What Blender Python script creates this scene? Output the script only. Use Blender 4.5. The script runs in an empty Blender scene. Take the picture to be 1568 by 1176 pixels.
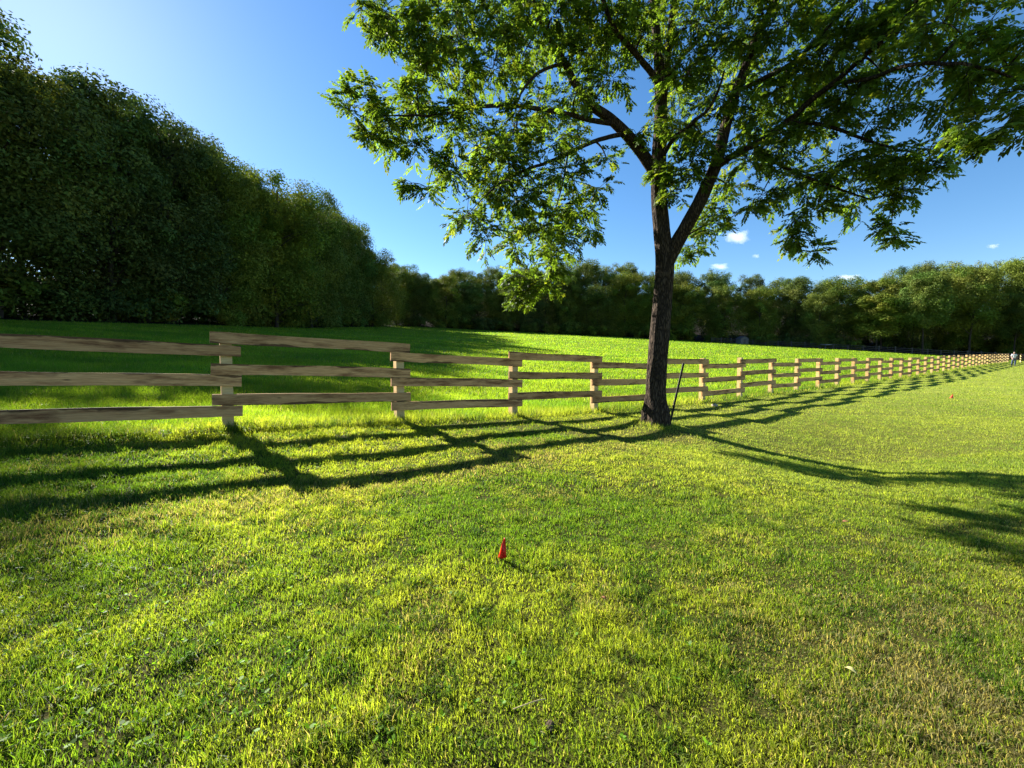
import bpy, math, random
import numpy as np
from mathutils import Vector, Matrix
rng = np.random.default_rng(11); random.seed(11)
scene = bpy.context.scene
COL = scene.collection
F = 640.0; PITCH = math.radians(2.95); EYE = 1.5; CX, CY = 784.0, 588.0
cp, sp_ = math.cos(PITCH), math.sin(PITCH)

def ray(px, py):
    xc = (px-CX)/F; yc = (CY-py)/F
    return np.array([xc, cp+yc*sp_, -sp_+yc*cp])
def P(px, py, Y):                      # a point at forward distance Y
    d = ray(px, py); return np.array([0, 0, EYE]) + d*(Y/d[1])

# ------------------------------------------------------------------ noise
def _hash(i, j, s):
    v = np.sin(i*127.1+j*311.7+s*74.7)*43758.5453
    return v-np.floor(v)
def vnoise(x, y, s=0.0):
    x = np.asarray(x, float); y = np.asarray(y, float)
    i = np.floor(x); j = np.floor(y); u = x-i; v = y-j
    u = u*u*(3-2*u); v = v*v*(3-2*v)
    return (_hash(i, j, s)*(1-u)+_hash(i+1, j, s)*u)*(1-v)+(_hash(i, j+1, s)*(1-u)+_hash(i+1, j+1, s)*u)*v
def fbm(x, y, s=0.0, o=4):
    r = 0; a = 1; t = 0
    for k in range(o):
        r = r+a*vnoise(x*2**k, y*2**k, s+k*5.3); t += a; a *= .5
    return r/t

# ------------------------------------------------------------------ terrain
FY = [-200, -30, 0, 4.26, 5.71, 7.16, 8.61, 10.06, 12.96, 14.4, 17.3, 23.1, 29.8, 39, 55, 70, 110, 300]
FZ = [2.2, 1.3, .85, .67, .58, .49, .40, .32, .265, .30, .34, .42, .52, .83, 1.24, 1.6, 2.6, 6]
EX = [-400, -30, 0, 40, 62, 92, 130, 200, 500]
EY = [100, 114, 122, 120, 115, 95, 86, 78, 60]
TREE = P(1005, 655, 8.4)
def sdist(x, y): return (x-1.353*y+11.63)/1.682
def ground(x, y):
    x = np.asarray(x, float); y = np.asarray(y, float)
    s = sdist(x, y); yf = y+.804*s
    f = (np.interp(yf, FY, FZ)+np.interp(yf+.9, FY, FZ)+np.interp(yf-.9, FY, FZ))/3
    amp = np.interp(yf, [5.5, 10], [.68, .37])
    sl = np.maximum(s, 0)
    lawn = f-amp*(1-np.exp(-sl/5.0))
    d = np.maximum(-s, 0)
    rise = np.where(d < 95, .104*d*d/(d+1.2), 9.76+30*(1-np.exp(-(np.maximum(d, 95)-95)/220)))
    z = np.where(s > 0, lawn, f+rise)
    z = z+.08*np.exp(-((x-TREE[0])**2+(y-TREE[1])**2)/.75**2)
    al = ((x-5.9)*1.353+(y-6.9))/1.682; sl2 = s-5.0      # shallow swale right of the tree
    z = z-.27*np.exp(-(al/2.6)**2-(sl2/np.where(sl2 > 0, 1.0, 2.3))**2)
    z = z+np.clip((y-np.interp(x, EX, EY)-7)*.14, 0, 26)*(y > 0)
    z = z+.025*(fbm(x*.9, y*.9, 3)-.5)+.030*(fbm(x*3.1, y*3.1, 5)-.5)+.18*(fbm(x*.06, y*.06, 8)-.5)*np.clip((np.abs(s)-3)/20, 0, 1)
    return z
def gz(x, y): return float(ground(x, y))
def hit(px, py):                        # where the ray through a picture point meets the ground
    d = ray(px, py); o = np.array([0, 0, EYE]); t = .5
    while t < 400:
        p = o+d*t
        if p[2] < gz(p[0], p[1]): break
        t *= 1.01
    return np.array([p[0], p[1], gz(p[0], p[1])])
def edge_y(x): return np.interp(x, EX, EY)

# ------------------------------------------------------------------ helpers
def mesh_np(name, co, faces_list, mat, parent=None, col=None, smooth=False):
    """faces_list: list of int arrays (n,k)"""
    me = bpy.data.meshes.new(name)
    co = np.asarray(co, np.float32)
    me.vertices.add(len(co)); me.vertices.foreach_set('co', co.ravel())
    loops = np.concatenate([f.ravel() for f in faces_list]).astype(np.int32)
    tot = np.concatenate([np.full(len(f), f.shape[1]) for f in faces_list])
    st = np.concatenate([[0], np.cumsum(tot)[:-1]]).astype(np.int32)
    me.loops.add(len(loops)); me.loops.foreach_set('vertex_index', loops)
    me.polygons.add(len(st)); me.polygons.foreach_set('loop_start', st)
    if smooth: me.polygons.foreach_set('use_smooth', np.ones(len(st), bool))
    me.update(calc_edges=True)
    if col is not None:
        a = me.color_attributes.new('tint', 'FLOAT_COLOR', 'POINT')
        c4 = np.ones((len(co), 4), np.float32); c4[:, :3] = col
        a.data.foreach_set('color', c4.ravel())
    me.materials.append(mat)
    o = bpy.data.objects.new(name, me); COL.objects.link(o)
    if parent: o.parent = parent
    return o
def tag(o, label=None, cat=None, group=None, kind=None):
    if label: o['label'] = label
    if cat: o['category'] = cat
    if group: o['group'] = group
    if kind: o['kind'] = kind
    return o
def empty(name, loc, rz=0.0):
    o = bpy.data.objects.new(name, None); COL.objects.link(o)
    o.empty_display_size = .2
    o.location = loc; o.rotation_euler = (0, 0, rz); return o

class MB:                                   # collects boxes, tubes, lumps into one mesh
    def __init__(s): s.v = []; s.f = []
    def add(s, verts, faces):
        b = len(s.v); s.v += [tuple(map(float, p)) for p in verts]; s.f += [tuple(b+i for i in q) for q in faces]
    def box(s, x0, x1, y0, y1, z0, z1, M=None):
        v = [Vector((x, y, z)) for z in (z0, z1) for y in (y0, y1) for x in (x0, x1)]
        if M: v = [M@p for p in v]
        s.add(v, [(0, 2, 3, 1), (4, 5, 7, 6), (0, 1, 5, 4), (2, 6, 7, 3), (0, 4, 6, 2), (1, 3, 7, 5)])
    def tube(s, pts, rad, n=8, noise=None, cap=True):
        pts = np.asarray(pts, float); m = len(pts)
        t = np.gradient(pts, axis=0); t /= np.linalg.norm(t, axis=1)[:, None]
        u = np.cross(t[0], [0.3, 1, 0.1]); u /= np.linalg.norm(u)
        b = len(s.v)
        for i in range(m):
            u = u-t[i]*np.dot(u, t[i]); u /= np.linalg.norm(u); w = np.cross(t[i], u)
            for k in range(n):
                a = 2*math.pi*k/n; r = rad[i]
                if noise is not None: r *= noise(i, a, pts[i])
                s.v.append(tuple(pts[i]+r*(math.cos(a)*u+math.sin(a)*w)))
        for i in range(m-1):
            for k in range(n):
                k2 = (k+1) % n
                s.f.append((b+i*n+k, b+i*n+k2, b+(i+1)*n+k2, b+(i+1)*n+k))
        if cap:
            s.f.append(tuple(b+k for k in range(n))[::-1]); s.f.append(tuple(b+(m-1)*n+k for k in range(n)))
    def build(s, name, mat, parent=None, smooth=False, bevel=0):
        me = bpy.data.meshes.new(name); me.from_pydata(s.v, [], s.f); me.materials.append(mat)
        if smooth: me.polygons.foreach_set('use_smooth', [True]*len(me.polygons))
        me.update()
        o = bpy.data.objects.new(name, me); COL.objects.link(o)
        if parent: o.parent = parent
        if bevel:
            m = o.modifiers.new('bevel', 'BEVEL'); m.width = bevel; m.segments = 2; m.limit_method = 'ANGLE'
        return o
def smooth_path(pts, per=6):
    pts = np.asarray(pts, float); n = len(pts); out = []
    for i in range(n-1):
        p0 = pts[max(i-1, 0)]; p1 = pts[i]; p2 = pts[i+1]; p3 = pts[min(i+2, n-1)]
        for k in range(per):
            t = k/per
            out.append(.5*((2*p1)+(-p0+p2)*t+(2*p0-5*p1+4*p2-p3)*t*t+(-p0+3*p1-3*p2+p3)*t**3))
    out.append(pts[-1]); return np.array(out)

# ------------------------------------------------------------------ materials
class NT:
    def __init__(s, name):
        s.m = bpy.data.materials.new(name); s.m.use_nodes = True; s.t = s.m.node_tree; s.t.nodes.clear()
        s.out = s.t.nodes.new('ShaderNodeOutputMaterial')
    def n(s, typ, **kw):
        nd = s.t.nodes.new(typ)
        for k, v in kw.items():
            if k in nd.inputs.keys() if hasattr(nd.inputs, 'keys') else False: nd.inputs[k].default_value = v
            else: setattr(nd, k, v)
        return nd
    def l(s, a, b): s.t.links.new(a, b)
    def ramp(s, fac, stops):
        r = s.t.nodes.new('ShaderNodeValToRGB'); e = r.color_ramp.elements
        while len(e) < len(stops): e.new(.5)
        for el, (p, c) in zip(e, stops): el.position = p; el.color = (*c, 1)
        s.l(fac, r.inputs[0]); return r.outputs[0]
    def noise(s, vec, scale, detail=4, rough=.55, dist=0):
        n = s.t.nodes.new('ShaderNodeTexNoise'); n.inputs['Scale'].default_value = scale
        n.inputs['Detail'].default_value = detail; n.inputs['Roughness'].default_value = rough; n.inputs['Distortion'].default_value = dist
        if vec: s.l(vec, n.inputs['Vector'])
        return n.outputs[0]
    def mapping(s, vec, scale=(1, 1, 1)):
        m = s.t.nodes.new('ShaderNodeMapping'); m.inputs['Scale'].default_value = scale; s.l(vec, m.inputs['Vector']); return m.outputs[0]
    def mix(s, fac, a, b, mode='MIX'):
        m = s.t.nodes.new('ShaderNodeMix'); m.data_type = 'RGBA'; m.blend_type = mode
        for v, i in ((fac, 0), (a, 6), (b, 7)):
            if isinstance(v, (int, float)): m.inputs[i].default_value = v
            elif isinstance(v, tuple): m.inputs[i].default_value = (*v, 1)
            else: s.l(v, m.inputs[i])
        return m.outputs[2]
    def bsdf(s, color, rough=.7, spec=.3):
        b = s.t.nodes.new('ShaderNodeBsdfPrincipled')
        if isinstance(color, tuple): b.inputs['Base Color'].default_value = (*color, 1)
        else: s.l(color, b.inputs['Base Color'])
        b.inputs['Roughness'].default_value = rough; b.inputs['Specular IOR Level'].default_value = spec
        return b
    def bump(s, b, h, strength=.5, dist=.02):
        n = s.t.nodes.new('ShaderNodeBump'); n.inputs['Strength'].default_value = strength; n.inputs['Distance'].default_value = dist
        s.l(h, n.inputs['Height']); s.l(n.outputs[0], b.inputs['Normal'])
    def done(s, sh): s.l(sh, s.out.inputs['Surface']); return s.m
def obj_coord(t): return t.n('ShaderNodeTexCoord').outputs['Object']
def simple(name, c, rough=.6, c2=None, scale=8, spec=.3, bump=0):
    t = NT(name); v = obj_coord(t); n = t.noise(v, scale)
    c2 = c2 or tuple(x*.7 for x in c)
    b = t.bsdf(t.ramp(n, [(.3, c2), (.7, c)]), rough, spec)
    if bump: t.bump(b, n, bump, .01)
    return t.done(b.outputs[0])
def leafy(name, gain, trans_gain, trans, rough=.5, spec=.25, rand=0.0):
    """leaf / blade material: vertex tint, reflecting and letting light through"""
    t = NT(name); a = t.n('ShaderNodeAttribute'); a.attribute_name = 'tint'
    c = a.outputs['Color']
    if rand:
        oi = t.n('ShaderNodeObjectInfo')
        c = t.mix(1.0, c, t.ramp(oi.outputs['Random'], [(0, (1-rand, 1-rand*.9, 1.0)), (.35, (1, 1, .9)), (.7, (1+rand*.9, 1+rand*.7, .8)), (1, (.85, 1.0, 1.1))]), 'MULTIPLY')
    b = t.bsdf(t.mix(1.0, c, gain, 'MULTIPLY'), rough, spec)
    tr = t.n('ShaderNodeBsdfTranslucent'); t.l(t.mix(1.0, c, trans_gain, 'MULTIPLY'), tr.inputs[0])
    m = t.n('ShaderNodeMixShader'); m.inputs[0].default_value = trans
    t.l(b.outputs[0], m.inputs[1]); t.l(tr.outputs[0], m.inputs[2]); return t.done(m.outputs[0])
M = {}
M['grass'] = leafy('grass_blades', (1, 1, 1), (2.5, 2.4, 1.2), .55, .55, .2)
M['leaf'] = leafy('walnut_leaves', (1, 1, 1), (2.9, 2.7, 1.2), .42, .6, .22)
M['wleaf'] = leafy('wood_leaves', (1, 1, 1), (1.5, 1.5, .7), .15, .75, .10, .36)

def bark(name, dark, light, sc):
    t = NT(name); v = obj_coord(t); vm = t.mapping(v, (1, 1, .22))
    vo = t.n('ShaderNodeTexVoronoi'); vo.feature = 'DISTANCE_TO_EDGE'; vo.inputs['Scale'].default_value = sc
    nz = t.noise(vm, sc*.7, 5, .6)
    wm = t.n('ShaderNodeVectorMath'); wm.operation = 'ADD'
    t.l(vm, wm.inputs[0]); sc2 = t.n('ShaderNodeVectorMath'); sc2.operation = 'SCALE'; sc2.inputs['Scale'].default_value = .12
    nc = t.n('ShaderNodeTexNoise'); nc.inputs['Scale'].default_value = sc*.5; t.l(vm, nc.inputs['Vector']); t.l(nc.outputs[1], sc2.inputs[0])
    t.l(sc2.outputs[0], wm.inputs[1]); t.l(wm.outputs[0], vo.inputs['Vector'])
    h = t.ramp(vo.outputs['Distance'], [(0, (0, 0, 0)), (.35, (1, 1, 1))])
    col = t.mix(h, dark, t.ramp(nz, [(.3, tuple(x*.6 for x in light)), (.7, light)]))
    b = t.bsdf(col, .92, .1); hh = t.mix(.4, h, nz); t.bump(b, hh, 1.0, .03); return t.done(b.outputs[0])
M['bark'] = bark('walnut_bark', (.016, .011, .008), (.12, .085, .058), 26)
M['wbark'] = simple('wood_bark', (.07, .055, .042), .9, (.025, .02, .016), 3, .1)

def timber(name, a, b_, c, stain):
    t = NT(name); tc = t.n('ShaderNodeTexCoord'); oi = t.n('ShaderNodeObjectInfo')
    off = t.n('ShaderNodeVectorMath'); off.operation = 'ADD'; t.l(tc.outputs['Object'], off.inputs[0])
    mu = t.n('ShaderNodeVectorMath'); mu.operation = 'SCALE'; mu.inputs['Scale'].default_value = 37.0
    cb = t.n('ShaderNodeCombineXYZ')
    for k in range(3): t.l(oi.outputs['Random'], cb.inputs[k])
    t.l(cb.outputs[0], mu.inputs[0]); t.l(mu.outputs[0], off.inputs[1]); v = off.outputs[0]
    g = t.noise(t.mapping(v, (1.3, 20, 34)), 2.2, 6, .65, .8)
    fine = t.noise(t.mapping(v, (4, 60, 90)), 2.0, 3, .6)
    col = t.ramp(g, [(.25, a), (.5, b_), (.75, c)])
    col = t.mix(t.ramp(fine, [(.4, (0, 0, 0)), (.75, (.45, .45, .45))]), col, tuple(x*.45 for x in a))
    st = t.ramp(t.noise(t.mapping(v, (1.1, 5, 6)), 1.5, 5, .65), [(.48, (0, 0, 0)), (.66, (.9, .9, .9))])
    col = t.mix(st, col, stain)
    sx_ = t.n('ShaderNodeSeparateXYZ'); t.l(tc.outputs['Object'], sx_.inputs[0]); ab = t.n('ShaderNodeMath'); ab.operation = 'MULTIPLY_ADD'
    t.l(sx_.outputs[2], ab.inputs[0]); ab.inputs[1].default_value = 5.5; t.l(t.noise(t.mapping(v, (1.0, 2, 3)), 1.6, 4, .6), ab.inputs[2])
    if name.startswith('rough'): col = t.mix(t.ramp(ab.outputs[0], [(.80, (0, 0, 0)), (.86, (.8, .8, .8))]), col, (.05, .028, .014))     # strips of bark left on an edge
    vo = t.n('ShaderNodeTexVoronoi'); vo.inputs['Scale'].default_value = 1.6; t.l(t.mapping(v, (1, 4.5, 4.5)), vo.inputs['Vector'])
    col = t.mix(t.ramp(vo.outputs['Distance'], [(.03, (.85, .85, .85)), (.075, (0, 0, 0))]), col, (.03, .018, .01))
    col = t.mix(1.0, col, t.ramp(oi.outputs['Random'], [(0, (.8, .76, .72)), (.5, (1, 1, 1)), (1, (1.15, 1.08, 1.0))]), 'MULTIPLY')
    b = t.bsdf(col, .8, .15); t.bump(b, g, .35, .006); return t.done(b.outputs[0])
M['rail'] = timber('rough_sawn_rail', (.36, .18, .075), (.58, .335, .15), (.72, .48, .23), (.14, .058, .025))
M['post'] = timber('fresh_post', (.62, .44, .20), (.74, .57, .28), (.80, .66, .36), (.55, .37, .16))
M['oldrail'] = simple('weathered_rail', (.11, .10, .095), .9, (.06, .05, .05), 4, .1)
M['steel'] = simple('dark_steel', (.012, .012, .013), .55, (.03, .02, .015), 30, .4)
M['stone'] = simple('pale_stone', (.42, .37, .29), .85, (.2, .17, .13), 9, .2, .6)
M['dirt'] = simple('dirt', (.10, .075, .05), .95, (.035, .026, .018), 30, .1, .8)
M['litter'] = simple('leaf_litter', (.10, .04, .02), .8, (.2, .1, .05), 30, .1)

# ground: soil and thatch under the blades; leaf litter in the woods
t = NT('ground_soil'); v = obj_coord(t); a = t.n('ShaderNodeAttribute'); a.attribute_name = 'tint'
n1 = t.noise(v, 1.3, 6, .65); n2 = t.noise(v, 38, 4, .7); n3 = t.noise(v, 9, 4, .6)
c = t.mix(1.0, a.outputs['Color'], t.ramp(n2, [(.3, (.45, .45, .5)), (.7, (1.35, 1.3, 1.1))]), 'MULTIPLY')
c = t.mix(1.0, c, t.ramp(n1, [(.3, (.8, .85, .8)), (.7, (1.2, 1.12, 1.1))]), 'MULTIPLY')
b = t.bsdf(c, .95, .05); hh = t.mix(.5, n2, n3); t.bump(b, hh, .8, .03); M['ground'] = t.done(b.outputs[0])

# ------------------------------------------------------------------ ground sheet
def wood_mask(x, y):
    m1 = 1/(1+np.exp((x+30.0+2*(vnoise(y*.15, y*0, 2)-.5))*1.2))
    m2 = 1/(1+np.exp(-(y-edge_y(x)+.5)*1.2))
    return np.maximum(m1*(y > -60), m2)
gx = np.concatenate([-np.geomspace(3000, 9, 70), np.linspace(-8.5, 12, 110), np.geomspace(12.5, 3000, 90)])
gy = np.concatenate([-np.geomspace(800, 3, 25), np.linspace(-2.5, 16, 105), np.geomspace(16.4, 3500, 110)])
X, Y = np.meshgrid(gx, gy); Z = ground(X, Y)
nx, ny = len(gx), len(gy); idx = np.arange(nx*ny).reshape(ny, nx)
quads = np.stack([idx[:-1, :-1], idx[:-1, 1:], idx[1:, 1:], idx[1:, :-1]], -1).reshape(-1, 4)
w = wood_mask(X, Y).ravel()[:, None]; s_ = sdist(X, Y).ravel()[:, None]
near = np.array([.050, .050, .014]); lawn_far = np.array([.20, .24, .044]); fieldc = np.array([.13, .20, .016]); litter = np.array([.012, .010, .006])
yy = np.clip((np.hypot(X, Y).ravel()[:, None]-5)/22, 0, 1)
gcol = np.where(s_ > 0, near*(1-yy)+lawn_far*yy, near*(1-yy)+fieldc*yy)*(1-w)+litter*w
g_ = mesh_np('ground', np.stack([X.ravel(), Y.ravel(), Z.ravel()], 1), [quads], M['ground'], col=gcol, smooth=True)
g_['kind'] = 'structure'

# ------------------------------------------------------------------ grass blades
def blades(x, y, h, wd, col, two):
    n = len(x); z = ground(x, y)-.004
    az = rng.uniform(0, 2*np.pi, n); lean = np.abs(rng.normal(0, .62, n))+.08; la = rng.uniform(0, 2*np.pi, n)
    side = np.stack([np.cos(az), np.sin(az), np.zeros(n)], 1)
    ld = np.stack([np.cos(la), np.sin(la), np.zeros(n)], 1)
    base = np.stack([x, y, z], 1); up = np.array([0, 0, 1.])
    lean = lean[:, None]; h = h[:, None]; wd = wd[:, None]
    tip = base+up*h*np.cos(np.minimum(lean*1.2, 1.35))+ld*h*np.sin(np.minimum(lean*1.2, 1.35))
    cc = col
    if two:
        mid = base+up*h*.56*np.cos(lean*.55)+ld*h*.56*np.sin(lean*.55)
        V = np.stack([base-side*wd*.5, base+side*wd*.5, mid+side*wd*.42, mid-side*wd*.42, tip], 1).reshape(-1, 3)
        k = np.arange(n)[:, None]*5
        C = np.repeat(cc, 5, 0)
        return V, np.hstack([k, k+1, k+2, k+3]), np.hstack([k+3, k+2, k+4]), C
    V = np.stack([base-side*wd*.5, base+side*wd*.5, tip], 1).reshape(-1, 3); k = np.arange(n)[:, None]*3
    return V, None, np.hstack([k, k+1, k+2]), np.repeat(cc, 3, 0)
def lawn_color(x, y):
    n = len(x); s = sdist(x, y)
    p1 = fbm(x*.55, y*.55, 21); p2 = fbm(x*2.2, y*2.2, 31); p3 = fbm(x*7, y*7, 41)
    green = np.array([.073, .134, .011]); yel = np.array([.198, .234, .024]); straw = np.array([.24, .21, .085]); deep = np.array([.024, .066, .008])
    m = np.clip((p1-.5)*2.6+(p2-.5)*1.6+.5+rng.normal(0, .22, n), 0, 1)[:, None]
    c = green*(1-m)+yel*m
    dk = np.clip((p3-.46)*3.6+(p2-.5)*2.0, 0, .85)[:, None]*(rng.random(n) < .8)[:, None]
    c = c*(1-dk)+deep*dk
    # straw: dry patches at the right, below the fence bank and round the tree
    dry = .035+.34*np.clip((x-.9)/2.4, 0, 1)*np.clip((4.2-y)/2.6, 0, 1)
    band = np.exp(-((s-2.75)/.35)**2)*np.clip((4.5-x*.6-y*.3)/3, 0, 1)
    dry += .38*band+.6*np.exp(-((x-2.2)**2+(y-1.7)**2)/.8**2)*np.clip((p2-.35)*4, 0, 1)
    for bx, by, br in ((1.2, 6.9, 1.0), (2.2, 7.2, .8), (4.2, 8.6, 1.0), (-.3, 6.1, .7), (2.9, 7.3, .5)):
        dry += .5*np.exp(-((x-bx)**2+((y-by)*1.4)**2)/br**2)*np.clip((p2-.3)*3.5, 0, 1)
    dry += .22*np.clip((p2-.62)*6, 0, 1)+.08*np.clip((y-3.5)/4, 0, 1)*np.clip((x-1)/4, 0, 1)
    st = (rng.random(n) < np.where(s > 0, dry, .04))[:, None]
    c = np.where(st, straw*rng.uniform(.55, 1.1, (n, 1)), c)
    pale = (.42*np.clip((x-.5)/3, 0, 1)*np.clip((y-2.5)/3, 0, 1)*np.clip(s, 0, 1)*np.clip(.4+1.2*fbm(x*.5+y*.2, y*.9, 121), 0, 1))[:, None]; c = c*(1-pale)+np.array([.25, .30, .062])*pale
    fc = np.array([.085, .165, .012])*(1-m)+np.array([.15, .22, .014])*m
    fc = fc*(.62+.75*fbm(x*.35, y*.8, 111))[:, None]; fd = np.clip(-s*1.2, 0, 1)[:, None]; c = np.where(st, c, c*(1-fd)+fc*fd)
    return c*rng.uniform(.72, 1.28, (n, 1))
VV, QQ, TT, CC = [], [], [], []; off = 0
BL = [(.75, 2.4, 27000, .0033), (2.4, 4.2, 17500, .0042), (4.2, 7.0, 8400, .0058), (7.0, 11, 3400, .0092),
      (11, 17, 1200, .016), (17, 28, 380, .027), (28, 48, 110, .05), (48, 80, 26, .085), (80, 126, 11, .13)]
for (y0, y1, dens, wd) in BL:
    hw = 1.225*y1*1.05+.5; n = int(dens*(y1-y0)*2*hw)
    x = rng.uniform(-hw, hw, n); y = rng.uniform(y0, y1, n)
    k = (np.abs(x) < 1.225*y*1.06+.7) & ((x > -31.0) & (y < edge_y(x)))
    x = x[k]; y = y[k]
    th = fbm(x*3.2, y*3.2, 51); k = rng.random(len(x)) < np.clip(.42+1.1*th+2.2*(fbm(x*11, y*11, 57)-.5), .30, 1); x = x[k]; y = y[k]
    k = (x-TREE[0])**2+(y-TREE[1])**2 > .24**2; x = x[k]; y = y[k]
    s = sdist(x, y); n = len(x)
    lawn_h = .022+.020*fbm(x*1.6, y*1.6, 61)+.016*np.clip((x < -1.2)*1.0*(-(x+1.2))*.5, 0, 1)
    lawn_h *= np.clip(.30+1.35*fbm(x*10, y*10, 73), .4, 1.4)*np.where(fbm(x*4, y*4, 71) > .64, 1.35, 1)
    h = np.where(s > .25, lawn_h, .085+.05*fbm(x*1.1, y*1.1, 81))
    h = h+.07*np.exp(-((s-.05)/.30)**2)*np.clip(fbm(x*1.7, y*1.7, 91)*2-.5, 0, 1)
    dt = np.hypot(x-TREE[0], y-TREE[1]); h = h+.06*np.exp(-((dt-.35)/.14)**2)
    h = h*rng.uniform(.5, 1.35, n)*(1+np.clip((y1-20)/120, 0, .5))
    two = y1 <= 7.0
    V, q, t3, C = blades(x, y, h, wd*rng.uniform(.6, 1.35, n), lawn_color(x, y), two)
    VV.append(V); CC.append(C); TT.append(t3+off)
    if q is not None: QQ.append(q+off)
    off += len(V)
gr = mesh_np('grass', np.concatenate(VV), [np.concatenate(QQ), np.concatenate(TT)], M['grass'], col=np.concatenate(CC))
tag(gr, 'short mown lawn and longer pasture grass, yellow green in the sun', 'grass', kind='stuff')
print('grass verts', off)
VV = QQ = TT = CC = None

# broad leaved weeds scattered in the near lawn
n = 300; pxs = np.concatenate([rng.uniform(0, 470, 200), rng.uniform(470, 1100, 100)]); pys = rng.uniform(850, 1160, n)
V = []; Fq = []; C = []; o_ = 0
for a_, b_ in zip(pxs, pys):
    if a_ > 300 and rng.random() < .35: continue
    p = hit(a_, b_); m = rng.integers(2, 6); q0 = rng.uniform(0, 6.28)
    for k in range(m):
        an = q0+k*2*np.pi/m+rng.normal(0, .3); L = rng.uniform(.009, .024); W = L*rng.uniform(.35, .5); tl = rng.uniform(.1, .9)
        d = np.array([np.cos(an)*np.cos(tl), np.sin(an)*np.cos(tl), np.sin(tl)]); sd = np.array([-np.sin(an), np.cos(an), 0])
        b0 = p+np.array([0, 0, rng.uniform(.015, .034)])
        pts = [b0, b0+d*L*.3+sd*W*.8, b0+d*L*.75+sd*W*.75, b0+d*L, b0+d*L*.75-sd*W*.75, b0+d*L*.3-sd*W*.8]
        V += pts; Fq.append([o_+i for i in range(6)]); o_ += 6
        C += [np.array([.11, .22, .014])*rng.uniform(.6, 1.35)]*6
wd_ = mesh_np('weeds', np.array(V), [np.array(Fq)], M['grass'], col=np.array(C))
tag(wd_, 'small bright broad-leaved weeds growing in the near lawn', 'weeds', kind='stuff')

# ------------------------------------------------------------------ new board fence
def fpt(n):                              # post n along the line, with a bend at the far end
    if n <= 44:
        y = 5.71+1.45*n; return np.array([1.353*y-11.63, y])
    e = fpt(44); return e+np.array([2.42, .30])*(n-44)
fence = empty('board_fence', (*fpt(0), gz(*fpt(0))))
tag(fence, 'long new three-rail fence of rough sawn boards running from the left to the far right', 'fence')
RL = .152; HI = [1.168, .758, .348]; LO = [1.016, .606, .196]
def rail_proto(k):
    r = random.Random(k); L = 2.44+.34; mb = MB(); N = 14; T = .036
    pr = []
    for i in range(N+1):
        x = -L/2+L*i/N; up = .006*math.sin(i*.55+k)+r.uniform(-.0015, .0015); dn = .005*math.sin(i*.4+k*2)+r.uniform(-.0025, .0025)
        b_ = .006*math.sin(i*.3+k*1.7)
        pr.append([(x, -T/2+b_, -RL/2+dn), (x, T/2+b_, -RL/2+dn), (x, T/2+b_, RL/2+up), (x, -T/2+b_, RL/2+up)])
    vs = [p for q in pr for p in q]; fs = []
    for i in range(N):
        for j in range(4):
            a_, c_ = i*4+j, i*4+(j+1) % 4
            fs.append((a_, c_, c_+4, a_+4))
    fs.append((3, 2, 1, 0)); fs.append((N*4, N*4+1, N*4+2, N*4+3)); mb.add(vs, fs); return mb
rail_mesh = []
for k in range(6):
    ob = rail_proto(k).build('rail', M['rail']); rail_mesh.append(ob.data); bpy.data.objects.remove(ob)
def post_mesh(H):
    mb = MB(); w_ = .068; mb.box(-w_, w_, -w_, w_, -.45, H-.006); mb.box(-w_+.006, w_-.006, -w_+.006, w_-.006, H-.0065, H); return mb
pms = []
for k in range(4):
    ob = post_mesh([1.325, 1.335, 1.35, 1.375][k]).build('post', M['post']); pms.append(ob.data); bpy.data.objects.remove(ob)
rest = MB(); nrail = 0; NLAST = 50; rails = []
fl = np.array(fence.location)
for n in range(-3, NLAST+1):
    p = fpt(n); d = fpt(n+1)-fpt(n); ang = math.atan2(d[1], d[0])
    o = bpy.data.objects.new('post', pms[random.choice([0, 0, 1, 1, 2]) if n != 6 else 3]); COL.objects.link(o); o.parent = fence
    o.location = (p[0]-fl[0], p[1]-fl[1], gz(*p)-fl[2]); o.rotation_euler = (random.gauss(0, .006), random.gauss(0, .006), ang+math.pi/2*random.randint(0, 3))
    if n == NLAST: break
    q = fpt(n+1); hi = (n % 2 == 0); nrm = np.array([d[1], -d[0]])/np.linalg.norm(d)
    for lv in (HI if hi else LO):
        a_ = Vector((*p, gz(*p)+lv+RL/2)); b_ = Vector((*q, gz(*q)+lv+RL/2))
        offv = Vector((*(nrm*(.068+.018+.002)), 0)); jit = random.gauss(0, .006)
        mid = (a_+b_)/2+offv+Vector((0, 0, jit)); dx = (b_-a_)
        pitch = math.atan2(dx.z, math.hypot(dx.x, dx.y))+random.gauss(0, .0025)
        Mx = Matrix.Translation(mid-Vector(fl))@Matrix.Rotation(ang, 4, 'Z')@Matrix.Rotation(-pitch, 4, 'Y')
        me = rail_mesh[random.randrange(6)]
        if random.random() < .5: Mx = Mx@Matrix.Rotation(math.pi, 4, 'X')
        rails.append((n, Mx, me))
rails.sort(key=lambda r: abs(r[0]) if r[0] >= -1 else 999)
for i, (n, Mx, me) in enumerate(rails):
    if i < 100:
        o = bpy.data.objects.new('rail', me); COL.objects.link(o); o.parent = fence; o.matrix_local = Mx
    else:
        rest.add([Mx@v_.co for v_ in me.vertices], [tuple(f_.vertices) for f_ in me.polygons])
rr = rest.build('rail', M['rail'], fence); rr['kind'] = 'stuff'

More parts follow.
